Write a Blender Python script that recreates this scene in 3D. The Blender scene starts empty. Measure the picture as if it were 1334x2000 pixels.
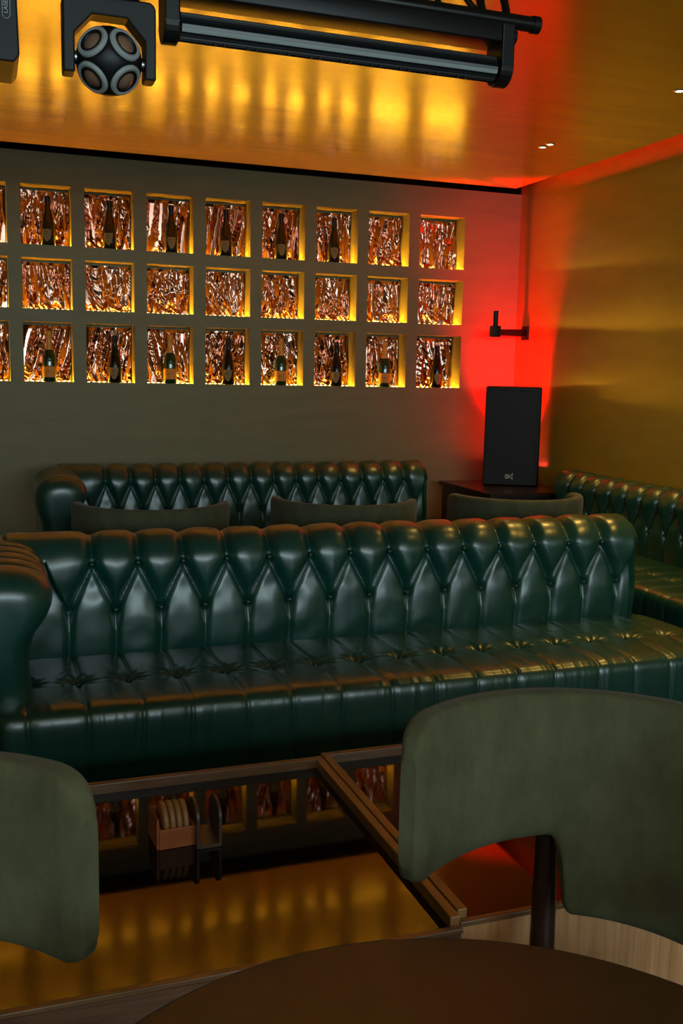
import bpy, bmesh, math, random
import numpy as np
from mathutils import Vector, Matrix

random.seed(7)
SC = bpy.context.scene
COL = SC.collection
PI = math.pi

# ------------------------------------------------------------------ materials
def new_mat(name):
    m = bpy.data.materials.new(name)
    m.use_nodes = True
    nt = m.node_tree
    b = nt.nodes['Principled BSDF']
    return m, nt, b

def setp(b, **kw):
    alias = {'color': 'Base Color', 'rough': 'Roughness', 'metal': 'Metallic', 'spec': 'Specular IOR Level',
             'coat': 'Coat Weight', 'coat_rough': 'Coat Roughness', 'sheen': 'Sheen Weight', 'sheen_rough': 'Sheen Roughness',
             'trans': 'Transmission Weight', 'ior': 'IOR', 'emit': 'Emission Color', 'emit_s': 'Emission Strength'}
    for k, v in kw.items():
        s = b.inputs[alias[k]]
        if k in ('color', 'emit'):
            v = (v[0], v[1], v[2], 1)
        s.default_value = v

def noise_tex(nt, scale, stretch=(1, 1, 1), detail=4, rough=.55, coord='Object'):
    tc = nt.nodes.new('ShaderNodeTexCoord')
    mp = nt.nodes.new('ShaderNodeMapping')
    mp.inputs['Scale'].default_value = stretch
    n = nt.nodes.new('ShaderNodeTexNoise')
    n.inputs['Scale'].default_value = scale
    n.inputs['Detail'].default_value = detail
    n.inputs['Roughness'].default_value = rough
    nt.links.new(tc.outputs[coord], mp.inputs['Vector'])
    nt.links.new(mp.outputs['Vector'], n.inputs['Vector'])
    return n

def add_bump(nt, b, src, strength, dist, chain=None):
    bp = nt.nodes.new('ShaderNodeBump')
    bp.inputs['Strength'].default_value = strength
    bp.inputs['Distance'].default_value = dist
    nt.links.new(src, bp.inputs['Height'])
    if chain is not None:
        nt.links.new(chain, bp.inputs['Normal'])
    nt.links.new(bp.outputs['Normal'], b.inputs['Normal'])
    return bp.outputs['Normal']

def color_var(nt, b, src, c1, c2, lo=.35, hi=.65):
    r = nt.nodes.new('ShaderNodeValToRGB')
    r.color_ramp.elements[0].position = lo
    r.color_ramp.elements[0].color = (*c1, 1)
    r.color_ramp.elements[1].position = hi
    r.color_ramp.elements[1].color = (*c2, 1)
    nt.links.new(src, r.inputs['Fac'])
    nt.links.new(r.outputs['Color'], b.inputs['Base Color'])

def plain(name, c, rough=.5, metal=0, spec=.5, **kw):
    m, nt, b = new_mat(name)
    setp(b, color=c, rough=rough, metal=metal, spec=spec, **kw)
    return m

def emis(name, c, s, base=(.02, .02, .02)):
    m, nt, b = new_mat(name)
    setp(b, color=base, rough=.5, emit=c, emit_s=s)
    return m

def paint(name, c1, c2, rough, spec, stretch, bump=.25, dist=.004, scale=6, coat=0, coat_rough=.2):
    m, nt, b = new_mat(name)
    setp(b, rough=rough, spec=spec, coat=coat, coat_rough=coat_rough)
    n = noise_tex(nt, scale, stretch, 6, .62)
    color_var(nt, b, n.outputs['Fac'], c1, c2, .3, .7)
    n2 = noise_tex(nt, scale * 2.2, stretch, 8, .7)
    add_bump(nt, b, n2.outputs['Fac'], bump, dist)
    return m

M = {}
M['wall'] = paint('olive_wall_paint', (.20, .19, .085), (.24, .228, .105), .50, .4, (.6, .6, 3), .22, .003, 4)
M['wall_side'] = paint('ochre_wall_paint', (.30, .215, .025), (.36, .26, .035), .30, .6, (.6, .6, 3), .22, .003, 4, .3, .25)
M['ceil'] = paint('ochre_ceiling_gloss', (.42, .235, .004), (.48, .275, .006), .22, .9, (.5, 3, 1), .30, .004, 3, .5, .15)
M['void'] = plain('black_void', (.006, .006, .006), .9, 0, .1)
def floor_mat():
    m, nt, b = new_mat('dark_floor_boards')
    setp(b, rough=.45)
    n = noise_tex(nt, 3, (1, 12, 1), 5)
    color_var(nt, b, n.outputs['Fac'], (.018, .011, .007), (.035, .02, .012))
    return m
M['floor'] = floor_mat()

def leather(name, c1, c2, rough=.3):
    m, nt, b = new_mat(name)
    setp(b, rough=rough, spec=.55, coat=.9, coat_rough=.30)
    b.inputs['Coat IOR'].default_value = 1.52
    n = noise_tex(nt, 9, (1, 1, 1), 4)
    color_var(nt, b, n.outputs['Fac'], c1, c2)
    v = noise_tex(nt, 420, (1, 1, 1), 2)
    n1 = add_bump(nt, b, v.outputs['Fac'], .08, .001)
    w = noise_tex(nt, 26, (1, 1, .6), 5, .6)
    add_bump(nt, b, w.outputs['Fac'], .10, .003, n1)
    return m
M['leather'] = leather('bottle_green_leather', (.002, .046, .033), (.004, .060, .044), .34)
M['button'] = plain('green_leather_button', (.008, .04, .026), .25)

def fabric(name, c1, c2):
    m, nt, b = new_mat(name)
    setp(b, rough=.92, spec=.2, sheen=.12, sheen_rough=.4)
    n = noise_tex(nt, 14, (1, 1, .5), 6, .7)
    color_var(nt, b, n.outputs['Fac'], c1, c2, .3, .7)
    n2 = noise_tex(nt, 260, (1, 1, 1), 3)
    add_bump(nt, b, n2.outputs['Fac'], .25, .0015)
    return m
M['fabric'] = fabric('grey_green_velvet', (.058, .062, .031), (.104, .107, .057))

def wood(name, c1, c2, stretch, rough=.4, scale=5, coat=.2):
    m, nt, b = new_mat(name)
    setp(b, rough=rough, coat=coat, coat_rough=.25)
    n = noise_tex(nt, scale, stretch, 7, .65)
    color_var(nt, b, n.outputs['Fac'], c1, c2, .3, .7)
    add_bump(nt, b, n.outputs['Fac'], .1, .001)
    return m
M['rim'] = wood('walnut_edge_strip', (.21, .10, .03), (.38, .19, .06), (2, 2, 14), .35)
M['rim_y'] = wood('walnut_edge_strip_deep', (.21, .10, .03), (.38, .19, .06), (16, 1.2, 16), .35)
M['rim_x'] = wood('walnut_edge_strip_long', (.12, .058, .026), (.24, .12, .05), (1.2, 16, 16), .35)
M['fascia_dark'] = wood('dark_walnut_fascia', (.10, .046, .022), (.20, .098, .048), (1, 10, 14), .45)
M['fascia_light'] = wood('striped_walnut_fascia', (.42, .195, .08), (.74, .39, .175), (22, 4, .8), .5, 3)
M['leg'] = wood('dark_stained_leg', (.022, .009, .006), (.04, .016, .011), (8, 8, 1), .35)
M['cabinet'] = wood('black_brown_cabinet', (.014, .008, .006), (.03, .016, .011), (2, 2, 10), .3)
M['round_top'] = wood('brown_round_top', (.026, .017, .007), (.036, .024, .010), (3, 3, 3), .4, 5, 0)
M['glass_top'] = plain('black_glass_top', (.003, .003, .003), .03, 0, .42)
M['black_metal'] = plain('black_metal', (.008, .008, .009), .45, 0, .3)
M['black_satin'] = plain('black_satin_tube', (.010, .011, .011), .28, .3)
M['black_plastic'] = plain('black_plastic', (.008, .009, .009), .42, 0, .3)
M['chrome'] = plain('dull_steel', (.35, .36, .36), .3, 1)
M['lens_ring'] = plain('grey_lens_ring', (.36, .40, .40), .5)
M['lens'] = plain('smoked_lens', (.26, .15, .10), .16, 0, .8, coat=1.0, coat_rough=.03)
M['bar_grey'] = plain('bar_lens_grey', (.12, .13, .14), .35)
M['bar_pale'] = plain('bar_lens_pale', (.32, .38, .37), .35)
M['amp_black'] = plain('speaker_black', (.006, .006, .006), .5, 0, .25)
M['logo'] = plain('silver_logo', (.62, .60, .55), .4)
def grille_mat():
    m, nt, b = new_mat('perforated_grille')
    setp(b, color=(.020, .020, .020), rough=.45, spec=.3)
    return m
M['grille'] = grille_mat()
M['grille_back'] = plain('speaker_foam', (.003, .003, .003), .9)

def foil_mat():
    m, nt, b = new_mat('copper_foil')
    setp(b, color=(.64, .31, .215), rough=.10, metal=1)
    n = noise_tex(nt, 16, (1, 1, .25), 1, .4)
    add_bump(nt, b, n.outputs['Fac'], .12, .006)
    return m
M['foil'] = foil_mat()
M['led'] = emis('amber_led', (1, .445, .018), 640)
M['led_tape'] = plain('led_tape', (.5, .42, .25), .5)
M['red_led'] = emis('red_led', (1, .006, .006), 40)
M['red_lens'] = emis('red_lens', (1, .05, .03), 120)
M['down_lens'] = emis('warm_downlight', (1, .62, .22), 60)
M['dark_glass'] = plain('near_black_glass', (.010, .006, .003), .06, 0, .6, coat=.5, coat_rough=.04)
def green_glass():
    m, nt, b = new_mat('green_bottle_glass')
    setp(b, color=(.010, .045, .012), rough=.05, spec=.6, coat=.5, coat_rough=.03)
    return m
M['green_glass'] = green_glass()
M['cap_dark'] = plain('dark_foil_cap', (.016, .011, .008), .4, .3)
M['cap_gold'] = plain('orange_gold_cap', (.80, .36, .06), .42, .2)
M['shield'] = plain('olive_gold_shield', (.34, .22, .075), .55, 0, .3)
M['shield_ink'] = plain('dark_label_ink', (.05, .03, .012), .6)
M['vlabel'] = plain('orange_label', (.80, .33, .055), .55, 0, .3)
M['vink'] = plain('label_ink', (.22, .08, .02), .6)
M['box_orange'] = wood('orange_wood_box', (.34, .085, .022), (.42, .115, .032), (2, 2, 9), .5)
M['coaster'] = wood('pale_wood_coaster', (.27, .125, .04), (.38, .19, .065), (6, 1, 6), .45)
M['holder'] = wood('dark_wood_holder', (.06, .032, .02), (.10, .055, .034), (3, 3, 8), .45)
M['white_ink'] = plain('pale_print', (.55, .62, .58), .6)
M['win_frame'] = plain('dark_window_frame', (.03, .03, .03), .5)

# ------------------------------------------------------------------ helpers
def tag(o, label=None, cat=None, group=None, kind=None):
    if label: o['label'] = label
    if cat: o['category'] = cat
    if group: o['group'] = group
    if kind: o['kind'] = kind
    return o

def empty(name, loc=(0, 0, 0), rz=0):
    o = bpy.data.objects.new(name, None)
    o.empty_display_size = .05
    COL.objects.link(o)
    o.location = loc
    o.rotation_euler = (0, 0, rz)
    return o

class MB:
    """collects vertices and faces; every face has a material slot"""
    def __init__(self):
        self.v, self.f, self.mi, self.sm = [], [], [], []
    def add(self, vs, fs, mi=0, smooth=False):
        o = len(self.v)
        self.v += [tuple(p) for p in vs]
        self.f += [tuple(i + o for i in f) for f in fs]
        self.mi += [mi] * len(fs)
        self.sm += [smooth] * len(fs)
        return self
    def box(self, x0, x1, y0, y1, z0, z1, mi=0):
        v = [(x, y, z) for z in (z0, z1) for y in (y0, y1) for x in (x0, x1)]
        f = [(0, 2, 3, 1), (4, 5, 7, 6), (0, 1, 5, 4), (2, 6, 7, 3), (0, 4, 6, 2), (1, 3, 7, 5)]
        return self.add(v, f, mi)
    def rbox(self, x0, x1, y0, y1, z0, z1, r=.01, seg=3, mi=0):
        bm = bmesh.new()
        bmesh.ops.create_cube(bm, size=1)
        for w in bm.verts:
            w.co = Vector(((x0 + x1) / 2 + w.co.x * (x1 - x0), (y0 + y1) / 2 + w.co.y * (y1 - y0), (z0 + z1) / 2 + w.co.z * (z1 - z0)))
        bmesh.ops.bevel(bm, geom=list(bm.edges), offset=r, segments=seg, profile=.5, affect='EDGES')
        self.add_bm(bm, mi, True)
        bm.free()
        return self
    def add_bm(self, bm, mi=0, smooth=False):
        bm.verts.index_update()
        self.add([w.co[:] for w in bm.verts], [[w.index for w in f.verts] for f in bm.faces], mi, smooth)
    def tube(self, p0, p1, r0, r1=None, n=20, mi=0, caps=True):
        r1 = r0 if r1 is None else r1
        p0, p1 = Vector(p0), Vector(p1)
        d = (p1 - p0).normalized()
        a = d.orthogonal().normalized()
        b = d.cross(a)
        vs = []
        for p, r in ((p0, r0), (p1, r1)):
            for i in range(n):
                t = 2 * PI * i / n
                vs.append(p + (a * math.cos(t) + b * math.sin(t)) * r)
        fs = [(i, (i + 1) % n, n + (i + 1) % n, n + i) for i in range(n)]
        self.add(vs, fs, mi, True)
        if caps:
            self.add(vs[:n], [tuple(reversed(range(n)))], mi)
            self.add(vs[n:], [tuple(range(n))], mi)
        return self
    def lathe(self, prof, n=32, mi=0, c=(0, 0, 0), mis=None):
        k = len(prof)
        vs = []
        for r, z in prof:
            for i in range(n):
                t = 2 * PI * i / n
                vs.append((c[0] + r * math.cos(t), c[1] + r * math.sin(t), c[2] + z))
        for j in range(k - 1):
            fs = [(j * n + i, j * n + (i + 1) % n, (j + 1) * n + (i + 1) % n, (j + 1) * n + i) for i in range(n)]
            o = len(self.v)
            self.f += [tuple(q + o for q in f) for f in fs]
            self.mi += [mi if mis is None else mis[j]] * n
            self.sm += [True] * n
        self.v += vs
        return self
    def prism(self, poly, y0, y1, mi=0):
        n = len(poly)
        vs = [(x, y0, z) for x, z in poly] + [(x, y1, z) for x, z in poly]
        fs = [tuple(range(n)), tuple(reversed(range(n, 2 * n)))] + [(i, n + i, n + (i + 1) % n, (i + 1) % n) for i in range(n)]
        return self.add(vs, fs, mi)
    def grid(self, P, closed_u=False, closed_v=False, mi=0, smooth=True):
        nu, nv = P.shape[0], P.shape[1]
        fs = []
        for i in range(nu if closed_u else nu - 1):
            for j in range(nv if closed_v else nv - 1):
                a, b = i, (i + 1) % nu
                c, d = j, (j + 1) % nv
                fs.append((a * nv + c, b * nv + c, b * nv + d, a * nv + d))
        return self.add(P.reshape(-1, 3).tolist(), fs, mi, smooth)
    def build(self, name, mats, parent=None, loc=None, bevel=0, autosmooth=False):
        me = bpy.data.meshes.new(name)
        me.from_pydata(self.v, [], self.f)
        if not isinstance(mats, (list, tuple)): mats = [mats]
        for m in mats: me.materials.append(m)
        me.polygons.foreach_set('material_index', self.mi)
        me.polygons.foreach_set('use_smooth', self.sm)
        bm = bmesh.new(); bm.from_mesh(me)
        bmesh.ops.recalc_face_normals(bm, faces=bm.faces)
        bm.to_mesh(me); bm.free()
        me.update()
        o = bpy.data.objects.new(name, me)
        COL.objects.link(o)
        if parent: o.parent = parent
        if loc: o.location = loc
        if bevel:
            md = o.modifiers.new('bevel', 'BEVEL'); md.width = bevel; md.segments = 2; md.limit_method = 'ANGLE'
        return o

def struct(o, *a):
    o['kind'] = 'structure'
    return o

def copy_tree(o, parent=None):
    c = o.copy()
    COL.objects.link(c)
    if parent is not None: c.parent = parent
    for ch in list(o.children): copy_tree(ch, c)
    return c

def text_mesh(name, body, size, mat, parent, mtx, extrude=.0006):
    cu = bpy.data.curves.new(name, 'FONT')
    cu.body = body; cu.size = size; cu.extrude = extrude
    cu.align_x = 'LEFT'
    tmp = bpy.data.objects.new(name + '_tmp', cu)
    COL.objects.link(tmp)
    dg = bpy.context.evaluated_depsgraph_get(); dg.update()
    me = bpy.data.meshes.new_from_object(tmp.evaluated_get(dg))
    bpy.data.objects.remove(tmp)
    me.materials.clear(); me.materials.append(mat)
    me.transform(mtx)
    o = bpy.data.objects.new(name, me)
    COL.objects.link(o); o.parent = parent
    return o

def catmull(P, n):
    P = np.array(P, float)
    Q = np.vstack([2 * P[0] - P[1], P, 2 * P[-1] - P[-2]])
    out = []
    for i in range(1, len(Q) - 2):
        t = np.linspace(0, 1, 24, endpoint=False)[:, None]
        a, b, c, d = Q[i - 1], Q[i], Q[i + 1], Q[i + 2]
        out.append(.5 * ((2 * b) + (c - a) * t + (2 * a - 5 * b + 4 * c - d) * t ** 2 + (3 * b - a - 3 * c + d) * t ** 3))
    out.append(P[-1][None])
    C = np.vstack(out)
    s = np.r_[0, np.cumsum(np.linalg.norm(np.diff(C, axis=0), axis=1))]
    u = np.linspace(0, s[-1], n)
    R = np.stack([np.interp(u, s, C[:, k]) for k in range(2)], 1)
    T = np.gradient(R, axis=0)
    T /= np.linalg.norm(T, axis=1)[:, None] + 1e-12
    return R, T, u

def segdist(X, S, x0, s0, x1, s1):
    dx, ds = x1 - x0, s1 - s0
    L = dx * dx + ds * ds
    t = np.clip(((X - x0) * dx + (S - s0) * ds) / L, 0, 1)
    return np.hypot(X - x0 - t * dx, S - s0 - t * ds)

# ------------------------------------------------------------------ camera
H = 1.46            # eye height
ZO = H - 1.40
KS = H / 1.36
K1, K2 = 1.115, 1.13
cd = bpy.data.cameras.new('camera')
cam = bpy.data.objects.new('camera', cd)
COL.objects.link(cam)
yaw, pitch, roll = [math.radians(a) for a in (19.83385, 7.98590, 1.17974)]
fwd = Vector((math.sin(yaw) * math.cos(pitch), math.cos(yaw) * math.cos(pitch), -math.sin(pitch)))
rgt = Vector((math.cos(yaw), -math.sin(yaw), 0))
upv = rgt.cross(fwd)
r2 = rgt * math.cos(roll) + upv * math.sin(roll)
u2 = -rgt * math.sin(roll) + upv * math.cos(roll)
mt = Matrix((( r2.x, u2.x, -fwd.x, 0), (r2.y, u2.y, -fwd.y, 0), (r2.z, u2.z, -fwd.z, H), (0, 0, 0, 1)))
cam.matrix_world = mt
cd.sensor_fit = 'VERTICAL'
cd.sensor_height = 36
cd.sensor_width = 24
cd.lens = 1944.12 * 36 / 2000
cd.clip_start = .05
SC.camera = cam

# ------------------------------------------------------------------ the room
YW = 6.6785          # face of the back wall
XR = 3.765           # face of the right wall
XL = -2.6
YB = -3.2
ZC = 2.70 + ZO            # underside of the dropped ceiling
ZW = 2.716 + ZO           # top of the painted back wall
NX = [(-.137, .168), (.25, .556), (.638, .946), (1.028, 1.334), (1.416, 1.72), (1.801, 2.103), (2.184, 2.488), (2.569, 2.877), (2.961, 3.313)]
NZ = [(a + ZO, b + ZO) for a, b in ((2.155, 2.52), (1.761, 2.074), (1.302, 1.678))]     # top, middle, bottom row
ND = .17

def wall_with_niches():
    m = MB()
    xs = [XL] + [x for p in NX for x in p] + [XR + .1]
    zs = [0] + [z for p in reversed(NZ) for z in p] + [ZW]
    for i in range(len(xs) - 1):
        for k in range(len(zs) - 1):
            x0, x1, z0, z1 = xs[i], xs[i + 1], zs[k], zs[k + 1]
            if i % 2 == 1 and k % 2 == 1:
                y0, y1 = YW, YW + ND
                m.add([(x0, y1, z0), (x1, y1, z0), (x1, y1, z1), (x0, y1, z1)], [(0, 1, 2, 3)])
                m.add([(x0, y0, z0), (x0, y1, z0), (x0, y1, z1), (x0, y0, z1)], [(0, 1, 2, 3)])
                m.add([(x1, y0, z0), (x1, y1, z0), (x1, y1, z1), (x1, y0, z1)], [(0, 1, 2, 3)])
                m.add([(x0, y0, z0), (x1, y0, z0), (x1, y1, z0), (x0, y1, z0)], [(0, 1, 2, 3)])
                m.add([(x0, y0, z1), (x1, y0, z1), (x1, y1, z1), (x0, y1, z1)], [(0, 1, 2, 3)])
            else:
                m.add([(x0, YW, z0), (x1, YW, z0), (x1, YW, z1), (x0, YW, z1)], [(0, 1, 2, 3)])
    m.add([(XL, YW, ZW), (XR + .1, YW, ZW), (XR + .1, YW + .3, ZW), (XL, YW + .3, ZW)], [(0, 1, 2, 3)])
    m.add([(XL, YW + .3, 0), (XR + .1, YW + .3, 0), (XR + .1, YW + .3, ZW), (XL, YW + .3, ZW)], [(0, 1, 2, 3)])
    return m
struct(wall_with_niches().build('wall_back', M['wall']))
struct(MB().box(XR, XR + .15, YB - .1, YW + .3, 0, 3.05).build('wall_right', M['wall_side']))
struct(MB().box(XL - .15, XL, YB - .1, YW + .3, 0, 3.05).build('wall_left', M['wall_side']))
struct(MB().box(XL - .15, XR + .15, YB - .1, YW + .3, -.12, 0).build('floor', M['floor']))
struct(MB().box(XL, 3.56, YB, 6.40, ZC, ZC + .03).build('ceiling', M['ceil']))
struct(MB().box(XL - .15, XR + .15, YB - .1, YW + .35, 3.02, 3.10).box(XL, XR, YW + .02, YW + .06, ZW + .002, 3.02).build('trim_1', M['void']))
# wall behind the camera with a wide window
wx0, wx1, wz0, wz1 = -2.3, 3.3, 1.45, 2.40
w = MB()
w.box(XL, wx0, YB - .15, YB, 0, 3.02).box(wx1, XR, YB - .15, YB, 0, 3.02).box(wx0, wx1, YB - .15, YB, 0, wz0).box(wx0, wx1, YB - .15, YB, wz1, 3.02)
struct(w.build('wall_front', M['wall']))
w = MB()
for x in (wx0, -.45, 1.40, wx1 - .05): w.box(x, x + .05, YB - .12, YB - .05, wz0, wz1)
w.box(wx0, wx1, YB - .119, YB - .051, wz0, wz0 + .05).box(wx0, wx1, YB - .119, YB - .051, wz1 - .05, wz1)
struct(w.build('window_1', M['win_frame']))

# red strip lying on top of the dropped ceiling, along the right wall
o = MB().box(3.50, 3.525, -2.5, 6.30, ZC + .031, ZC + .043).build('led_strip', M['red_led'])
tag(o, 'red cove light strip lying above the ceiling edge along the right wall', 'light strip')

# ------------------------------------------------------------------ niches: foil, strips, bottles
ORD = {1: 'first', 2: 'second', 3: 'third', 4: 'fourth', 5: 'fifth', 6: 'sixth', 7: 'seventh', 8: 'eighth', 9: 'ninth'}
ROW = ['top', 'middle', 'bottom']

def foil_height(X, Z, seed):
    r = np.random.default_rng(seed)
    h = np.zeros_like(X)
    wx = X + .003 * np.sin(Z * 15 + X * 20 + r.uniform(0, 6))
    for k in range(4):                                    # hanging pleats
        a = r.uniform(-.30, .30)
        f = r.uniform(5, 18)
        q = (wx * math.cos(a) + Z * math.sin(a)) * f + r.uniform(0, 9)
        h += np.abs((q % 1) - .5) * .30 / f * r.uniform(.7, 1.5)
    n = 22                                                # crumpled facets
    px, pz = r.uniform(X.min(), X.max(), n), r.uniform(Z.min(), Z.max(), n)
    gx, gz, c = r.normal(0, .30, n), r.normal(0, .10, n), r.uniform(0, .006, n)
    low = pz < .075
    gz[low] = r.normal(.15, .60, low.sum())
    D = np.array([np.hypot((X - px[i]) * 2.4, (Z - pz[i]) * .55) for i in range(n)])
    idx = np.argsort(D, axis=0)[:2]
    d0 = np.take_along_axis(D, idx[:1], 0)[0]; d1 = np.take_along_axis(D, idx[1:2], 0)[0]
    e = np.clip((d1 - d0) / .035, 0, 1)
    pl = gx[idx[0]] * (X - px[idx[0]]) + gz[idx[0]] * (Z - pz[idx[0]]) + c[idx[0]]
    h += np.clip(pl, -.012, .012) * e
    for k in range(7):                                    # sharp single creases
        a = r.uniform(-.7, .7)
        d = (X - r.uniform(X.min(), X.max())) * math.cos(a) + (Z - r.uniform(Z.min(), Z.max())) * math.sin(a)
        h += r.choice([-1, 1]) * .0035 * np.exp(-np.abs(d) / .007)
    for k in range(2):
        a = r.uniform(.5, 1.2) * r.choice([-1, 1]); f = r.uniform(9, 18)
        q = (X * math.cos(a) + Z * math.sin(a)) * f + 1.2 * np.sin(X * 20 + Z * 14 + r.uniform(0, 6)) + r.uniform(0, 9)
        h += np.abs((q % 1) - .5) * .05 / f * (1 + 5.0 * np.exp(-Z / .045))
    return h

def foil_mesh(w, h, seed):
    nx, nz = 74, 84
    xs, zs = np.linspace(-w / 2, w / 2, nx), np.linspace(0, h, nz)
    X, Z = np.meshgrid(xs, zs, indexing='ij')
    hh = foil_height(X, Z, seed)
    hh -= hh.mean()
    hh = np.clip(hh, -.02, .022)
    top = np.clip((h - Z) / .02, 0, 1)
    hh = hh * (.35 + .65 * top)
    P = np.stack([X, -hh, Z], -1)
    return MB().grid(P)

foil_cache = {}
def place_niche(r, c, seed):
    x0, x1 = NX[c]; z0, z1 = NZ[r]
    nth = ORD[9 - c]
    where = 'in the %s row, %s niche from the right' % (ROW[r], nth)
    w, h = x1 - x0 - .012, z1 - z0 - .008
    key = (r, seed % 9 if True else 0)
    m = foil_mesh(w, h - .012, seed)
    fo = m.build('foil_curtain', M['foil'], None, ((x0 + x1) / 2, YW + .138, z0 + .004))
    tag(fo, 'crinkled copper foil ' + where, 'foil', 'copper foil curtains in the wall niches')
    s = MB()
    s.box(x0 + .012, x1 - .012, YW + .094, YW + .106, z0 + .0004, z0 + .002, 1)
    for i in range(9):
        xx = x0 + .022 + (x1 - x0 - .044) * i / 8
        s.box(xx - .006, xx + .006, YW + .096, YW + .104, z0 + .002, z0 + .0055, 0)
    so = s.build('led_strip', [M['led'], M['led_tape']])
    tag(so, 'amber light strip on the floor of the %s row, %s niche from the right' % (ROW[r], nth), 'light strip', 'amber strips in the wall niches')

sd = 11
for r in range(3):
    for c in range(9):
        place_niche(r, c, sd); sd += 5

def lathe_patch(mb, rfun, z0, z1, a0, a1, n, k, mi, off, zlow=None):
    """curved label patch on a body of revolution facing -Y"""
    vs, fs = [], []
    for j in range(k + 1):
        for i in range(n + 1):
            a = a0 + (a1 - a0) * i / n
            zb = z0 if zlow is None else zlow(a)
            z = zb + (z1 - zb) * j / k
            r = rfun(z) + off
            vs.append((r * math.sin(a), -r * math.cos(a), z))
    for j in range(k):
        for i in range(n):
            q = j * (n + 1) + i
            fs.append((q, q + 1, q + n + 2, q + n + 1))
    mb.add(vs, fs, mi, True)

DPROF = [(.0, .004), (.030, .0), (.042, .003), (.0455, .012), (.0455, .085), (.0435, .115), (.037, .150), (.027, .190), (.0185, .225), (.0155, .255), (.0150, .272)]
DCAP = [(.0160, .222), (.0165, .25), (.0158, .272), (.0178, .276), (.0180, .296), (.0165, .303), (.010, .306), (0, .307)]
VPROF = [(.0, .004), (.030, .0), (.041, .003), (.0435, .012), (.0435, .135), (.041, .160), (.033, .185), (.024, .205), (.018, .225), (.0160, .25), (.0155, .28)]
VCAP = [(.0255, .203), (.0262, .206), (.0185, .228), (.0168, .255), (.0162, .287), (.0182, .291), (.0184, .312), (.017, .320), (.010, .324), (0, .325)]
def prof_r(prof):
    zz = [p[1] for p in prof[1:]]; rr = [p[0] for p in prof[1:]]
    return lambda z: float(np.interp(z, zz, rr))

def make_dark_bottle():
    t = empty('champagne_bottle')
    MB().lathe(DPROF, 36).build('bottle_body', M['dark_glass'], t)
    cp = MB().lathe(DCAP, 28).build('foil_cap', M['cap_dark'], t)
    rf = prof_r(DPROF)
    m = MB()
    zl = lambda a: .022 + .05 * (abs(a) / .62) ** 2.2
    lathe_patch(m, rf, .03, .098, -.62, .62, 20, 8, 0, .0007, zl)
    lb = m.build('label', M['shield'], t)
    tag(lb, 'olive gold shield shaped label')
    m = MB()
    for z, a in ((.082, .36), (.076, .22), (.066, .40)):
        lathe_patch(m, rf, z, z + .0022, -a, a, 12, 1, 0, .0012)
    lathe_patch(m, rf, .044, .050, -.06, .06, 4, 2, 0, .0012)
    m.build('label_print', M['shield_ink'], lb)
    return t
def make_orange_bottle():
    t = empty('champagne_bottle')
    MB().lathe(VPROF, 36).build('bottle_body', M['green_glass'], t)
    cp = MB().lathe(VCAP, 28).build('foil_cap', M['cap_gold'], t)
    tag(cp, 'orange gold foil neck wrap')
    rf = prof_r(VPROF)
    m = MB()
    lathe_patch(m, rf, .028, .098, -1.25, 1.25, 28, 4, 0, .0007)
    lb = m.build('label', M['vlabel'], t)
    tag(lb, 'plain orange label with faint print')
    m = MB()
    for z, a in ((.066, .5), (.058, .34)):
        lathe_patch(m, rf, z, z + .002, -a, a, 12, 1, 0, .0012)
    m.build('label_print', M['vink'], lb)
    return t

dark0, orange0 = make_dark_bottle(), make_orange_bottle()
used = {'d': False, 'o': False}
def place_bottle(kind, row, c, x, rz):
    src = dark0 if kind == 'd' else orange0
    o = copy_tree(src) if used[kind] else src
    used[kind] = True
    o.location = (x, YW + .050, NZ[row][0] + .0006)
    o.rotation_euler = (0, 0, rz)
    nth = ORD[9 - c]
    if kind == 'd':
        lab = 'dark champagne bottle with gold shield label in the %s row, %s niche from the right' % (ROW[row], nth)
    else:
        lab = 'green champagne bottle with orange label in the %s row, %s niche from the right' % (ROW[row], nth)
    tag(o, lab, 'bottle', 'dark champagne bottles in the wall niches' if kind == 'd' else 'orange label champagne bottles in the bottom row')
for c, x in zip(range(1, 7), (.417, .799, 1.196, 1.563, 1.948, 2.33)):
    place_bottle('d', 0, c, x, random.uniform(-.35, 0))
for i, (c, x) in enumerate(zip(range(1, 9), (.409, .823, 1.187, 1.583, 1.957, 2.365, 2.735, 3.147))):
    place_bottle('o' if i % 2 == 0 else 'd', 2, c, x, random.uniform(-.4, -.1))

# ------------------------------------------------------------------ tufted sofas
SL = 2.46
PX = [.32 + .15 * i for i in range(14)]

def shrink_cap(P, axis_sign, ext, steps=6, amount=.35, center=None):
    """extra rows that round an end of a swept body; P[0] is the end profile"""
    base = P.copy()
    c = base.mean(0) if center is None else np.array(center)
    rows = []
    for k in range(1, steps + 1):
        a = PI / 2 * k / steps
        s = 1 - amount * (1 - math.cos(a))
        row = c + (base - c) * s
        row[:, 0] = base[:, 0] + axis_sign * ext * math.sin(a)
        rows.append(row)
    return rows

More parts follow.
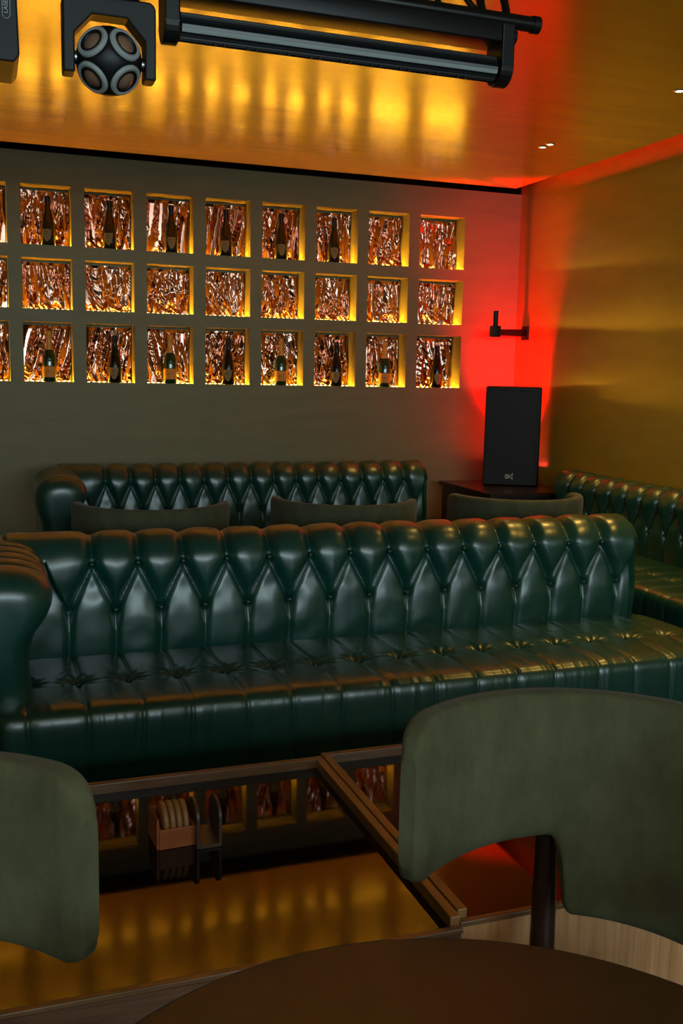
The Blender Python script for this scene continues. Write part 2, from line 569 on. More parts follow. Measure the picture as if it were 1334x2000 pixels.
def backrest_mesh():
    prof = [(.585, .34), (.575, .44), (.575, .56), (.578, .63), (.572, .69), (.578, .735), (.610, .772), (.665, .782), (.722, .762), (.752, .70), (.748, .6), (.745, .35), (.745, .16)]
    R, T, s = catmull(prof, 190)
    Nn = np.stack([-T[:, 1], T[:, 0]], 1)          # outward: front faces -y
    if Nn[20, 0] > 0: Nn = -Nn
    xs = np.linspace(.06, 2.42, 496)
    X, S = np.meshgrid(xs, s, indexing='ij')
    kr = int(np.argmax(R[:, 1]))
    zf = lambda z: float(s[np.argmin(np.abs(R[:kr, 1] - z))])
    s1, s2 = zf(.722), zf(.567)
    stop = float(s[np.argmin(np.abs(R[:, 0] - .70) + (R[:, 1] < .7))])
    rg = random.Random(3)
    DU, DL = np.full(X.shape, 9.), np.full(X.shape, 9.)
    for i, x in enumerate(PX):
        DU = np.minimum(DU, segdist(X, S, x, s1, x + .006, stop))
        DU = np.minimum(DU, segdist(X, S, x, s1, x - .075, s2))
        DU = np.minimum(DU, segdist(X, S, x, s1, x + .075, s2))
    for x in [PX[0] - .075] + [x + .075 for x in PX]:
        DL = np.minimum(DL, segdist(X, S, x, s2 + .01, x + rg.uniform(-.004, .004), 0))
    DD = np.full(X.shape, 9.)
    for x in PX:
        DD = np.minimum(DD, segdist(X, S, x, s1, x - .075, s2))
        DD = np.minimum(DD, segdist(X, S, x, s1, x + .075, s2))
    rnd = lambda q: np.sin(PI / 2 * np.clip(q, 0, 1)) ** .85
    fu = .6 * rnd(DU / .036) + .4 * rnd(DU / .07)
    fl = (.55 * rnd(DL / .026) + .45 * rnd(DL / .07)) * (.55 + .45 * rnd(DD / .022))
    ph = ((X - PX[0]) / .15)
    dx = np.abs(ph - np.round(ph)) * .15
    sd_ = s1 + (s2 - s1) * dx / .075
    dep = np.interp(S, [0, s2, s1, s1 + .05, stop - .02, stop + .05], [.040, .034, .036, .044, .020, .012])
    hu = .056 - dep * (1 - fu)
    depl = np.interp(S, [0, s2 - .07, s2, s1], [.015, .017, .040, .044])
    hl = .046 - depl * (1 - fl) - .034 * np.clip((S - (s2 - .06)) / (s1 - s2 + .06), 0, 1) ** 1.9 - .020 * np.clip((s2 - .02 - S) / (s2 - .02), 0, 1) ** 1.7
    up = np.clip((S - sd_) / .013 + .5, 0, 1)
    up = up * up * (3 - 2 * up)
    h = hl + (hu - hl) * up
    fade = np.clip((stop + .03 - S) / .05, 0, 1)
    h = h * fade + .05 * (1 - fade)
    SS = S - .008 * up * np.exp(-DD / .018) * (S < s1 + .02)          # the flap laps over the panel below
    for x in PX:
        h -= .012 * np.exp(-((X - x) ** 2 + (S - s1) ** 2) / .012 ** 2)
    for x in [v + .075 for v in PX]:
        h -= .010 * np.exp(-((X - x) ** 2 + (S - s2) ** 2) / .011 ** 2)
    rr = np.random.default_rng(5)
    for k in range(16):
        a, f = rr.uniform(0, 6.28), rr.uniform(25, 70)
        h += .0004 * np.sin((X * math.cos(a) + S * math.sin(a)) * f + rr.uniform(0, 6))
    endf = np.clip((2.42 - X) / .02, 0, 1) * .35 + .65
    h *= endf
    P = np.zeros(X.shape + (3,))
    P[..., 0] = X
    for k in (0, 1):
        P[..., 1 + k] = np.interp(SS, s, R[:, k]) + np.interp(SS, s, Nn[:, k]) * (h - .02)
    c = np.array([0, .66, .5])
    right = shrink_cap(P[-1], 1, .02, 5, .10, c)
    left = shrink_cap(P[0], -1, .02, 5, .10, c)
    P = np.concatenate([np.array(left[::-1]), P, np.array(right)], 0)
    m = MB().grid(P, closed_v=True)
    n = P.shape[1]
    m.add(P[0].tolist(), [tuple(range(n))], 0, False)
    m.add(P[-1].tolist(), [tuple(range(n))], 0, False)
    b1 = [(x, .577 - .020 + .008, .722) for x in PX]
    b2 = [(x + .075, .576 - .020 + .008, .567) for x in PX]
    return m, b1 + b2

def seat_mesh():
    prof = [(.62, .22), (.62, .39), (.58, .418), (.45, .428), (.28, .431), (.12, .432), (.05, .429), (.018, .418), (.004, .396), (.0, .36), (.0, .30), (.002, .25), (.010, .205), (.05, .19)]
    R, T, s = catmull(prof, 170)
    Nn = np.stack([T[:, 1], -T[:, 0]], 1)
    if Nn[60, 1] < 0: Nn = -Nn
    xs = np.linspace(.045, 2.455, 520)
    X, S = np.meshgrid(xs, s, indexing='ij')
    sy = lambda y: float(s[np.argmin(np.abs(R[:, 0] - y) + 9 * (R[:, 1] < .40))])
    sb = sy(.27)
    se = s[-1]
    rr = np.random.default_rng(9)
    h = np.zeros_like(X)
    PXS = [.095 + .15 * i for i in range(16)]
    D = np.full(X.shape, 9.)
    for x in PXS:
        j1, j2 = rr.uniform(-.012, .012), rr.uniform(-.012, .012)
        D = np.minimum(D, segdist(X, S, x + j1, sy(.56), x, sb))
        D = np.minimum(D, segdist(X, S, x, sb, x + j2, sy(.05)))
        D = np.minimum(D, segdist(X, S, x + j2, sy(.05), x + j2 + rr.uniform(-.01, .01), se))
    q = np.clip(D / .035, 0, 1)
    h += .004 * np.sin(PI / 2 * q) - .0045 * np.exp(-(D / .0035) ** 2)
    for x in PXS:
        dx, ds = X - x, S - sb
        d = np.hypot(dx, ds); a = np.arctan2(ds, dx)
        h -= .022 * np.exp(-(d / .030) ** 1.6)
        h += .0028 * np.exp(-((d - .035) / .028) ** 2) * np.sin(a * 9 + rr.uniform(0, 6))
    # fine drag wrinkles over the front edge
    for k in range(90):
        x = rr.uniform(.06, 2.44); ln = rr.uniform(.05, .15); sl = rr.uniform(-.12, .12)
        sc = sy(.03) + rr.uniform(-.05, .10)
        wdt = rr.uniform(.003, .006)
        h += rr.choice([-1, 1]) * rr.uniform(.0006, .0016) * np.exp(-((X - x - sl * (S - sc)) / wdt) ** 2) * np.exp(-((S - sc) / ln) ** 2)
    for k in range(60):
        x = rr.uniform(.06, 2.44); ln = rr.uniform(.04, .10); sl = rr.uniform(-.9, .9)
        sc = rr.uniform(sy(.5), sy(.1)); wdt = rr.uniform(.004, .008)
        h += rr.choice([-1, 1]) * rr.uniform(.0008, .002) * np.exp(-((X - x - sl * (S - sc)) / wdt) ** 2) * np.exp(-((S - sc) / ln) ** 2)
    P = np.zeros(X.shape + (3,))
    P[..., 0] = X
    P[..., 1] = R[None, :, 0] + Nn[None, :, 0] * (h - .006)
    P[..., 2] = R[None, :, 1] + Nn[None, :, 1] * (h - .006)
    c = np.array([0, .34, .30])
    right = shrink_cap(P[-1], 1, .03, 6, .10, c)
    left = shrink_cap(P[0], -1, .03, 6, .10, c)
    P = np.concatenate([np.array(left[::-1]), P, np.array(right)], 0)
    m = MB().grid(P, closed_v=True)
    n = P.shape[1]
    m.add(P[0].tolist(), [tuple(range(n))], 0, False)
    m.add(P[-1].tolist(), [tuple(range(n))], 0, False)
    return m, [(x, .27, .416) for x in PXS[1:-1]]

def arm_mesh():
    prof = [(.115, .36), (.095, .46), (.092, .55), (.108, .62), (.145, .675), (.158, .725), (.135, .768), (.075, .790), (.005, .792), (-.06, .770), (-.095, .715), (-.09, .65), (-.065, .57), (-.06, .40), (-.06, .18)]
    R, T, s = catmull(prof, 120)
    Nn = np.stack([-T[:, 1], T[:, 0]], 1)
    if Nn[5, 0] < 0: Nn = -Nn
    ys = np.linspace(.70, .17, 90)
    Y, S = np.meshgrid(ys, s, indexing='ij')
    D = np.full(Y.shape, 9.)
    send = s[np.argmin(np.abs(R[:, 0] + .06) + 9 * (R[:, 1] < .74))]
    s_mid = s[np.argmin(np.abs(R[:60, 1] - .60))]
    for y in (.225, .33, .43, .53):
        D = np.minimum(D, segdist(Y, S, y, s_mid + .04, y + .01, send))
    for y in (.28, .38, .48):
        D = np.minimum(D, segdist(Y, S, y, 0, y, s_mid - .05))
        D = np.minimum(D, segdist(Y, S, y, s_mid - .05, y - .055, s_mid + .04))
        D = np.minimum(D, segdist(Y, S, y, s_mid - .05, y + .055, s_mid + .04))
    q = np.clip(D / .05, 0, 1)
    h = .026 * np.sqrt(1 - (1 - q) ** 2) - .013
    P = np.zeros(Y.shape + (3,))
    P[..., 1] = Y
    P[..., 0] = R[None, :, 0] + Nn[None, :, 0] * h
    P[..., 2] = R[None, :, 1] + Nn[None, :, 1] * h
    rows = []
    base = P[-1].copy(); c = np.array([.03, .0, .55])
    for k in range(1, 17):
        a = PI / 2 * k / 16
        sc = math.cos(a) ** .6
        row = base.copy()
        row[:, 0] = c[0] + (base[:, 0] - c[0]) * max(sc, .02)
        row[:, 2] = c[2] + (base[:, 2] - c[2]) * (max(sc, .02) * .5 + .5 if k < 16 else .5)
        zz = np.clip((row[:, 2] - .2) / .55, 0, 1)
        row[:, 1] = base[:, 1] - (.06 + .05 * zz) * math.sin(a)
        rows.append(row)
    P = np.concatenate([P, np.array(rows)], 0)
    m = MB().grid(P, closed_v=True)
    n = P.shape[1]
    m.add(P[0].tolist(), [tuple(range(n))], 0, False)
    m.add(P[-1].tolist(), [tuple(range(n))], 0, True)
    return m

def mirror_mb(m):
    m.v = [(SL - x, y, z) for x, y, z in m.v]
    return m

bback, pts_back = backrest_mesh()
bseat, pts_seat = seat_mesh()
barm = arm_mesh()
def button_me():
    m = MB().lathe([(0, .006), (.005, .0055), (.008, .003), (.009, 0), (.008, -.003), (0, -.004)], 14)
    return m
BM = None
def make_sofa(mirrored=False, zf=.05):
    global BM
    t = empty('tufted_sofa')
    f = mirror_mb if mirrored else (lambda m: m)
    import copy
    bs = f(copy.deepcopy(bseat)).build('seat', M['leather'], t)
    bb = f(copy.deepcopy(bback)).build('backrest', M['leather'], t)
    f(copy.deepcopy(barm)).build('arm', M['leather'], t)
    f(MB().box(.0, 2.42, .06, .72, .07, .21)).build('base', M['cabinet'], t)
    for x in (.05, 1.2, 2.34):
        for y in (.10, .66):
            f(MB().box(x, x + .06, y, y + .05, zf, .07)).build('foot', M['leg'], t)
    for (x, y, z), par, up in [(p, bb, False) for p in pts_back] + [(p, bs, True) for p in pts_seat]:
        if BM is None:
            o = button_me().build('button', M['button'], par); BM = o.data
        else:
            o = bpy.data.objects.new('button', BM); COL.objects.link(o); o.parent = par
        o.location = (SL - x if mirrored else x, y, z)
        o.rotation_euler = (0, 0, 0) if up else (PI / 2, 0, 0)
    return t
sofa = make_sofa()
sofa.location = (0, 2.71 * K1, H - 1.36 * K1); sofa.scale = (K1, K1, K1)
tag(sofa, 'bottle green tufted leather sofa behind the low glass topped tables, nearest of the three', 'sofa', 'green tufted sofas')
sofa2 = copy_tree(sofa)
sofa2.location = (.36, 5.50, -.0575); sofa2.scale = (1, 1, 1.15)
tag(sofa2, 'dark green tufted leather sofa against the back wall under the bottle niches', 'sofa', 'green tufted sofas')
sofa3 = make_sofa(True, -.0294)
sofa3.location = (2.95, 5.66, .03); sofa3.rotation_euler = (0, 0, -PI / 2); sofa3.scale = (1, 1, 1.017)
tag(sofa3, 'dark green tufted leather sofa along the right wall beside the speaker cabinet', 'sofa', 'green tufted sofas')

# ------------------------------------------------------------------ chairs with a wrap-around back
CR = .295
def chair_back():
    """band wraps round a circle of radius CR centred at the origin; the chair faces -Y; a broad stem goes down in the middle"""
    zt, zb, zs = .822, .566, .436
    tm = 1.62
    th = .052
    nt_, nz_ = 150, 60
    T = np.linspace(-tm, tm, nt_)
    m = MB()
    def bottom(t):
        a = abs(t)
        w, r = .43, .10
        if a < w - .0: base = zs
        elif a < w + r: 
            u = (a - w) / r
            base = zs + (zb + .008 - zs) * math.sqrt(max(0, 1 - (1 - u) ** 2)) if u > 0 else zs
        else: base = zb + .008 - .022 * min(1, (a - w - r) / .9)
        if a < w: 
            u = max(0, (a - (w - .07)) / .07)
            base = zs + .022 * (1 - math.sqrt(max(0, 1 - u * u))) if u > 0 else zs
        e = tm - a
        rc = .13
        if e < rc: base += .035 * (1 - math.sqrt(max(0, 1 - (1 - e / rc) ** 2)))
        return base
    def top(t):
        a = abs(t); e = tm - a; rc = .26
        z = zt
        if e < rc: z -= .055 * (1 - math.sqrt(max(0, 1 - (1 - e / rc) ** 2)))
        return z
    def lean(z): return .13 * (z - .566)
    def pt(t, z, r):
        rr = r + (lean(z)) * max(0, math.cos(t)) 
        return (rr * math.sin(t), rr * math.cos(t), z)
    # closed cross-section per t: outer face, top round, inner face, bottom round
    K = 44
    P = np.zeros((nt_, K, 3))
    for i, t in enumerate(T):
        zl, zh = bottom(t), top(t)
        e = (tm - abs(t)); tk = th * (1 if e > .14 else .5 + .5 * math.sin(PI / 2 * e / .14))
        hh = (zh - zl) / 2; zc = (zh + zl) / 2
        for k in range(K):
            a = 2 * PI * k / K
            ca, sa = math.cos(a), math.sin(a)
            n = 8.0
            ex = math.copysign(abs(ca) ** (2 / 4.0), ca)
            ez = math.copysign(abs(sa) ** (2 / n), sa)
            P[i, k] = pt(t, zc + hh * ez, CR + tk / 2 * ex)
    m.grid(P, closed_v=True)
    m.add(P[0].tolist(), [tuple(range(K))], 0, False)
    m.add(P[-1].tolist(), [tuple(range(K))], 0, False)
    return m

def make_chair():
    t = empty('wrap_back_chair')
    chair_back().build('backrest', M['fabric'], t)
    # round-cornered padded seat
    m = MB()
    n = 48
    def ring(s, z):
        out = []
        for i in range(n):
            a = 2 * PI * i / n
            ca, sa = math.cos(a), math.sin(a)
            x = .235 * math.copysign(abs(ca) ** .6, ca) * s; y = .235 * math.copysign(abs(sa) ** .6, sa) * s - .05
            out.append((x, y, z))
        return out
    P = np.array([ring(.0, .405), ring(.6, .405), ring(.9, .399), ring(.98, .388), ring(1, .37), ring(.98, .345), ring(.93, .335), ring(0, .335)])
    m.grid(P, closed_v=True)
    m.build('seat', M['fabric'], t)
    MB().rbox(-.19, .19, -.23, .14, .30, .336, .008).build('seat_frame', M['leg'], t)
    for s in (-1, 1):
        a = s * .49
        m = MB()
        p = lambda r, z: (r * math.sin(a), r * math.cos(a), z)
        m.tube(p(.375, 0), p(.345, .33), .017, .023, 20).tube(p(.345, .33), p(.350, .60), .023, .019, 20)
        m.tube(p(.345, .318), p(.20, .318), .013, .013, 12)
        m.build('leg', M['leg'], t)
        m = MB()
        m.tube((s * .20, -.25, 0), (s * .175, -.21, .335), .014, .021, 20)
        m.build('leg', M['leg'], t)
    return t
chair = make_chair()
chair.scale = (KS, KS, KS); chair.location = (.8125 * KS, 1.141 * KS, 0); chair.rotation_euler = (0, 0, -.852)
tag(chair, 'grey green upholstered chair with wrap-around back at the right of the round table', 'chair', 'wrap-around chairs at the round table')
def circ(cx, cy, phi, k, Dp=.275): return ((cx + Dp * math.sin(phi)) * k, (cy - Dp * math.cos(phi)) * k, 0)
def more_chair(x, y, phi, label, group, k=K2, kz=1.034):
    c = copy_tree(chair)
    c.scale = (k, k, kz); c.location = circ(x, y, phi, k); c.rotation_euler = (0, 0, phi)
    tag(c, label, 'chair', group)
more_chair(-.289, 1.355, .618, 'grey green upholstered chair cut off by the left edge beside the round table', 'wrap-around chairs at the round table', KS, KS)
G2 = 'wrap-around chairs with backs to the long sofa'
more_chair(.61, 3.866, 3.00, 'dark grey chair behind the near sofa, leftmost of the three in that row', G2)
more_chair(1.401, 3.853, 2.80, 'dark grey chair behind the near sofa, middle of the three in that row', G2)
more_chair(2.30, 3.846, 3.02, 'dark grey chair behind the near sofa, in front of the speaker cabinet', G2)

# ------------------------------------------------------------------ tables
def low_table(x0, x1, y0, y1, fascia, label):
    zt = H - 1.075
    t = empty('low_table', ((x0 + x1) / 2, (y0 + y1) / 2, 0))
    cx, cy = (x0 + x1) / 2, (y0 + y1) / 2
    a, b, c, d = x0 - cx, x1 - cx, y0 - cy, y1 - cy
    w, rc = .022, .026
    MB().box(a, b, d - w, d, zt - .032, zt).build('edge_strip', M['rim_x'], t, None, .002)
    MB().box(a, b, c, c + .016, zt - .030, zt - .019).build('edge_strip', M['rim_x'], t, None, .002)
    MB().box(a, a + w, c + .016, d - w, zt - .032, zt).build('edge_strip', M['rim_y'], t, None, .002)
    MB().box(b - w, b, c + .016, d - w, zt - .032, zt).build('edge_strip', M['rim_y'], t, None, .002)
    o = MB().box(a + w, b - w, c + .016, d - w, zt - .032, zt - rc).build('glass_top', M['glass_top'], t)
    tag(o, 'black mirror glass panel')
    MB().box(a + .003, b - .003, c + .004, d - .004, .04, zt - .032).build('body', fascia, t)
    MB().box(a + .04, b - .04, c + .05, d - .04, 0, .04).build('plinth', M['void'], t)
    tag(t, label, 'table', 'low glass topped tables')
    return t
low_table(-.40, .874, 1.654, 2.549, M['fascia_dark'], 'low box table with black glass top holding the coasters, left of the pair')
low_table(.878, 2.15, 1.675, 2.570, M['fascia_light'], 'low box table with striped wood front reflecting red, right of the pair')

t = empty('round_table', (.331 * 1.147, .549 * 1.147, 0)); t.scale = (1.147, 1.147, 1.0137)
RT = .393
m = MB().lathe([(0, .722), (RT - .02, .722), (RT - .006, .726), (RT - .001, .735), (RT - .001, .741), (RT - .004, .747), (RT - .010, .750), (0, .750)], 96)
m.build('tabletop', M['round_top'], t)
MB().lathe([(0, .722), (.10, .722), (.10, .70), (.04, .69), (.035, .1), (.035, .03)], 32).build('pedestal', M['black_metal'], t)
MB().lathe([(0, .03), (.20, .028), (.23, .015), (.23, 0), (0, 0)], 48).build('base', M['black_metal'], t)
tag(t, 'round dark brown pedestal table in the foreground at the bottom of the photo', 'table')

# coaster box, coasters, holder
ZG = H - 1.075 - .026 + .0005
t = empty('coaster_box', (.394, 2.224, ZG))
t.scale = (1.06, 1.06, 1.06)
m = MB()
W2, D2, th = .040, .048, .006
m.box(-W2, W2, -D2, -D2 + th, 0, .045)                    # low front
m.box(-W2, W2, D2 - th, D2, 0, .062)                       # rear
m.prism([(0, 0)] * 0 + [(-W2, 0), (-W2 + th, 0), (-W2 + th, .045), (-W2, .045)], -D2 + th, D2 - th)
m.prism([(W2 - th, 0), (W2, 0), (W2, .045), (W2 - th, .045)], -D2 + th, D2 - th)
m.box(-W2 + th, W2 - th, -D2 + th, D2 - th, 0, .005)
m.build('tray', M['box_orange'], t, None, .0012)
MB().prism([(-W2 - .005, 0), (-W2, 0), (-W2, .068), (-W2 - .003, .072), (-W2 - .005, .066)], -D2 + .004, D2 - .004).build('side_panel', M['box_orange'], t)
t.rotation_euler = (0, 0, .06)
tag(t, 'small orange wooden box holding upright coasters on the glass table', 'coaster box')
cz = ZG + .0062 + .0415 * 1.06
cnames = ['leftmost of the four', 'second from the left of the four', 'third from the left of the four', 'rightmost of the four']
cm = None
for i in range(4):
    m = MB().lathe([(0, -.006), (.038, -.006), (.0405, -.004), (.0415, 0), (.0405, .004), (.038, .006), (0, .006)], 40)
    if cm is None:
        o = m.build('coaster', M['coaster']); cm = o.data
    else:
        o = bpy.data.objects.new('coaster', cm); COL.objects.link(o)
    o.location = (.394 + (-.0215 + i * .0146) * 1.06, 2.223, cz); o.scale = (1.06, 1.06, 1.06)
    o.rotation_euler = (0, PI / 2 - .03, .06)
    tag(o, 'round pale wooden coaster standing in the orange box, ' + cnames[i], 'coaster', 'coasters in the orange box')
t = empty('menu_holder', (.467, 2.204, ZG))
t.scale = (1.06, 1.06, 1.06)
def arched(x):
    pts = [(-.05, 0), (.05, 0)]
    pts += [(.05 - .1 * (1 - math.cos(a)) * .5, .055 + .040 * math.sin(a)) for a in np.linspace(0, PI / 2, 9)]
    pts += [(-.05, .095)] if False else [(-.005 - .045 * math.sin(a), .095 - .030 * (1 - math.cos(a))) for a in np.linspace(.1, PI / 2, 9)]
    return pts
for x in (-.028, .021):
    pts = arched(x)
    n = len(pts)
    vs = [(x, p[0], p[1]) for p in pts] + [(x + .007, p[0], p[1]) for p in pts]
    fs = [tuple(range(n)), tuple(range(n, 2 * n))] + [(i, (i + 1) % n, n + (i + 1) % n, n + i) for i in range(n)]
    MB().add(vs, fs).build('side_panel', M['holder'], t, None, .001)
MB().box(-.021, .021, -.05, .05, 0, .008).build('base', M['holder'], t)
tag(t, 'dark wooden U-shaped menu holder with arched sides beside the coaster box', 'menu holder')

# ------------------------------------------------------------------ speaker corner
ZS = H - .76
t = empty('speaker_cabinet', (3.40, 6.10, 0))
MB().box(-.30, .32, -.39, .365, .05, ZS - .03).build('body', M['cabinet'], t, None, .003)
MB().box(-.32, .34, -.41, .385, ZS - .03, ZS).build('top', M['cabinet'], t, None, .004)
MB().box(-.28, .30, -.36, .34, 0, .05).build('plinth', M['void'], t)
tag(t, 'black brown wooden cabinet in the corner under the loudspeaker', 'cabinet')

t = empty('loudspeaker', (3.437, 6.085, ZS + .001), 0)
t.rotation_euler = (0, 0, -.50)
SWd, SH, SD = .19, .685, .26
m = MB()
m.rbox(-SWd, SWd, 0, SD, .0, SH, .012, 3)
m.build('housing', M['amp_black'], t)
m = MB()
m.box(-SWd + .004, -SWd + .018, -.012, .004, .01, SH - .008).box(SWd - .026, SWd - .012, -.012, .004, .01, SH - .008)
m.box(-SWd + .018, SWd - .026, -.012, .004, .01, .026).box(-SWd + .018, SWd - .026, -.012, .004, SH - .024, SH - .008)
m.build('bezel', M['amp_black'], t, None, .002)
MB().box(-SWd + .018, SWd - .026, -.002, .002, .026, SH - .024).build('foam', M['grille_back'], t)
# perforated steel grille: crossing bars leave rows of slots
m = MB()
gx0, gx1, gz0, gz1 = -SWd + .018, SWd - .026, .026, SH - .024
nx, nz = 26, 58
for i in range(nx + 1):
    x = gx0 + (gx1 - gx0) * i / nx
    m.box(x - .0016, x + .0016, -.0085, -.0065, gz0, gz1)
for k in range(nz + 1):
    z = gz0 + (gz1 - gz0) * k / nz
    m.box(gx0, gx1, -.0092, -.0070, z - .0020, z + .0020)
m.build('grille', M['grille'], t)
# logo: a C, a K and a horn outline
m = MB()
def stroke(m, pts, w, y0, y1):
    for (x0, z0), (x1, z1) in zip(pts[:-1], pts[1:]):
        d = Vector((x1 - x0, z1 - z0)); d.normalize()
        nn = Vector((-d.y, d.x)) * w / 2; ex = d * w / 2
        q = [(x0 - ex.x + nn.x, z0 - ex.y + nn.y), (x0 - ex.x - nn.x, z0 - ex.y - nn.y), (x1 + ex.x - nn.x, z1 + ex.y - nn.y), (x1 + ex.x + nn.x, z1 + ex.y + nn.y)]
        m.prism(q, y0, y1)
ox, oz = -.035, .047
g = lambda pts: [(ox + a, oz + b) for a, b in pts]
stroke(m, g([(.018, .033), (.004, .033), (.0, .029), (.0, .012), (.004, .008), (.018, .008)]), .0038, -.0125, -.0095)
stroke(m, g([(.012, .026), (.012, .015)]), .0034, -.0125, -.0095)
stroke(m, g([(.023, .033), (.023, .022)]), .0036, -.0125, -.0095)
stroke(m, g([(.023, .018), (.023, .008)]), .0036, -.0125, -.0095)
stroke(m, g([(.018, .020), (.031, .020), (.049, .041)]), .0034, -.0125, -.0095)
stroke(m, g([(.028, .020), (.049, -.001)]), .0034, -.0125, -.0095)
stroke(m, g([(.049, .041), (.046, .020), (.049, -.001)]), .0026, -.0125, -.0095)
m.build('logo', M['logo'], t)
tag(t, 'black upright loudspeaker with perforated grille standing on the corner cabinet', 'speaker')

t = empty('uplight', (3.62, 6.42, ZS))
MB().lathe([(0, 0), (.06, 0), (.062, .006), (.062, .012), (.02, .016), (.02, .03), (.052, .035), (.055, .10), (.050, .105), (.046, .098), (0, .098)], 32).build('lamp_body', M['black_metal'], t)
MB().lathe([(0, .101), (.044, .101)], 32).build('lens', M['red_lens'], t)
tag(t, 'red uplight hidden behind the loudspeaker in the corner', 'lamp')

t = empty('wall_bracket', (XR, 6.53, 1.712 + ZO))
MB().box(-.012, 0, -.045, .045, -.05, .05).build('wall_plate', M['black_metal'], t, None, .002)
m = MB()
a = Vector((-.012, 0, 0)); b = Vector((-.37, -.225, -.012))
d = (b - a).normalized(); s = Vector((d.y, -d.x, 0)).normalized() * .016; u = Vector((0, 0, .026))
vs = [a + s + u, a - s + u, a - s - u, a + s - u, b + s + u * .8, b - s + u * .8, b - s - u * .8, b + s - u * .8]
m.add(vs, [(0, 1, 2, 3), (4, 5, 6, 7), (0, 1, 5, 4), (1, 2, 6, 5), (2, 3, 7, 6), (3, 0, 4, 7)])
m.build('arm', M['black_metal'], t, None, .002)
MB().rbox(-.405, -.345, -.255, -.195, -.045, .032, .006).build('clamp', M['black_metal'], t)
MB().tube((-.375, -.225, .03), (-.375, -.225, .135), .0175, .0175, 24).build('peg', M['black_metal'], t)
tag(t, 'empty black speaker bracket with upright peg on the right wall', 'bracket')

# ------------------------------------------------------------------ ceiling downlights
for x, y, lab in ((3.055, 5.205, 'small lit ceiling downlight, farther of the close pair near the corner'), (3.055, 5.125, 'small lit ceiling downlight, nearer of the close pair near the corner'), (3.022, 3.965, 'small lit ceiling downlight at the right edge of the photo')):
    t = empty('downlight', (x, y, ZC))
    MB().lathe([(.017, -.0005), (.017, -.004), (.022, -.005), (.026, -.003), (.027, -.0005)], 28).build('trim_ring', M['chrome'], t)
    MB().lathe([(0, -.003), (.0165, -.003)], 24).build('lens', M['down_lens'], t)
    tag(t, lab, 'downlight')
DOWN = [(3.055, 5.205), (3.055, 5.125), (3.022, 3.965), (3.0, 2.75)]

# ------------------------------------------------------------------ stage lights on the truss
t = empty('lighting_truss', (0, 2.66, 2.38 + ZO))
def tubes(name, lst, r, par):
    m = MB()
    for p0, p1 in lst: m.tube(p0, p1, r, r, 16)
    return m.build(name, M['black_satin'], par)
xe = 1.483
tubes('chord', [((-1.6, -.04, 0), (xe, -.04, 0))], .0205, t)
tubes('chord', [((-1.6, .17, .035), (xe + .04, .17, .035))], .0205, t)
tubes('chord', [((-1.6, .06, .235), (xe, .06, .235))], .0205, t)
zz = []
x = xe - .16
k = 0
while x > -1.5:
    zz.append(((x, -.04, 0), (x - .17, .06, .235))); zz.append(((x - .34, -.04, 0), (x - .17, .06, .235)))
    zz.append(((x, .17, .035), (x - .17, .06, .235))); zz.append(((x - .34, .17, .035), (x - .17, .06, .235)))
    zz.append(((x, -.04, 0), (x - .17, .17, .035))); zz.append(((x - .17, .17, .035), (x - .34, -.04, 0)))
    x -= .34
tubes('brace', zz, .0085, t)
tubes('end_frame', [((xe - .075, -.04, 0), (xe - .075, .06, .235)), ((xe - .152, -.04, 0), (xe - .152, .06, .235)), ((xe - .075, -.04, 0), (xe - .075, .17, .035)), ((xe - .075, .17, .035), (xe - .075, .06, .235))], .0115, t)
for p in ((xe, -.04, 0), (xe + .04, .17, .035), (xe, .06, .235)): MB().tube(p, (p[0] + .022, p[1], p[2]), .0235, .0235, 20).build('end_cap', M['black_metal'], t)
tubes('hanger', [((-.9, .06, .235), (-.9, .06, .3195)), ((1.0, .06, .235), (1.0, .06, .3195))], .008, t)
tag(t, 'black tubular lighting truss hanging below the gold ceiling', 'truss')

# moving LED bar
t = empty('stage_light_bar', (.92, 2.60, 2.24 + ZO))
hx = .460
MB().rbox(-hx + .02, hx - .02, -.045, .05, .062, .112, .004, 2).build('housing', M['black_plastic'], t)
for s in (-1, 1):
    x0 = s * hx
    pts = [(-.045, .112), (.05, .112), (.05, .0)] + [(.0475 * math.cos(a) + .0025, -.0 + .045 * math.sin(a)) for a in np.linspace(0, -PI, 13)] + [(-.045, 0)]
    n = len(pts)
    xa, xb = x0 - .019, x0 + .019
    vs = [(xa, p[0], p[1]) for p in pts] + [(xb, p[0], p[1]) for p in pts]
    fs = [tuple(range(n)), tuple(range(n, 2 * n))] + [(i, (i + 1) % n, n + (i + 1) % n, n + i) for i in range(n)]
    MB().add(vs, fs).build('end_bracket', M['black_plastic'], t, None, .004)
# finned bar: a toothed profile drawn out between the brackets
prof = []
def fin_prof():
    out = []
    N = 56
    for i in range(N):
        a = 2 * PI * i / N
        r = .034 if i % 2 == 0 else .029
        out.append((r * math.cos(a) * 1.0, r * math.sin(a) * 1.0))
    return out
pr_ = fin_prof()
n = len(pr_)
xa, xb = -hx + .024, hx - .024
vs = [(xa, p[0], p[1]) for p in pr_] + [(xb, p[0], p[1]) for p in pr_]
fs = [tuple(range(n)), tuple(range(n, 2 * n))] + [(i, (i + 1) % n, n + (i + 1) % n, n + i) for i in range(n)]
bar = MB().add(vs, fs).build('light_bar', M['black_plastic'], t)
def strip(a0, a1, mat, lab):
    m = MB()
    vs = []
    for a in np.linspace(a0, a1, 5):
        for x in (xa + .001, xb - .001): vs.append((x, .0352 * math.cos(a), .0352 * math.sin(a)))
    m.add(vs, [(2 * i, 2 * i + 1, 2 * i + 3, 2 * i + 2) for i in range(4)], 0, True)
    tag(m.build('lens_strip', mat, bar), lab)
strip(math.radians(183), math.radians(197), M['bar_grey'], 'darker grey lens strip')
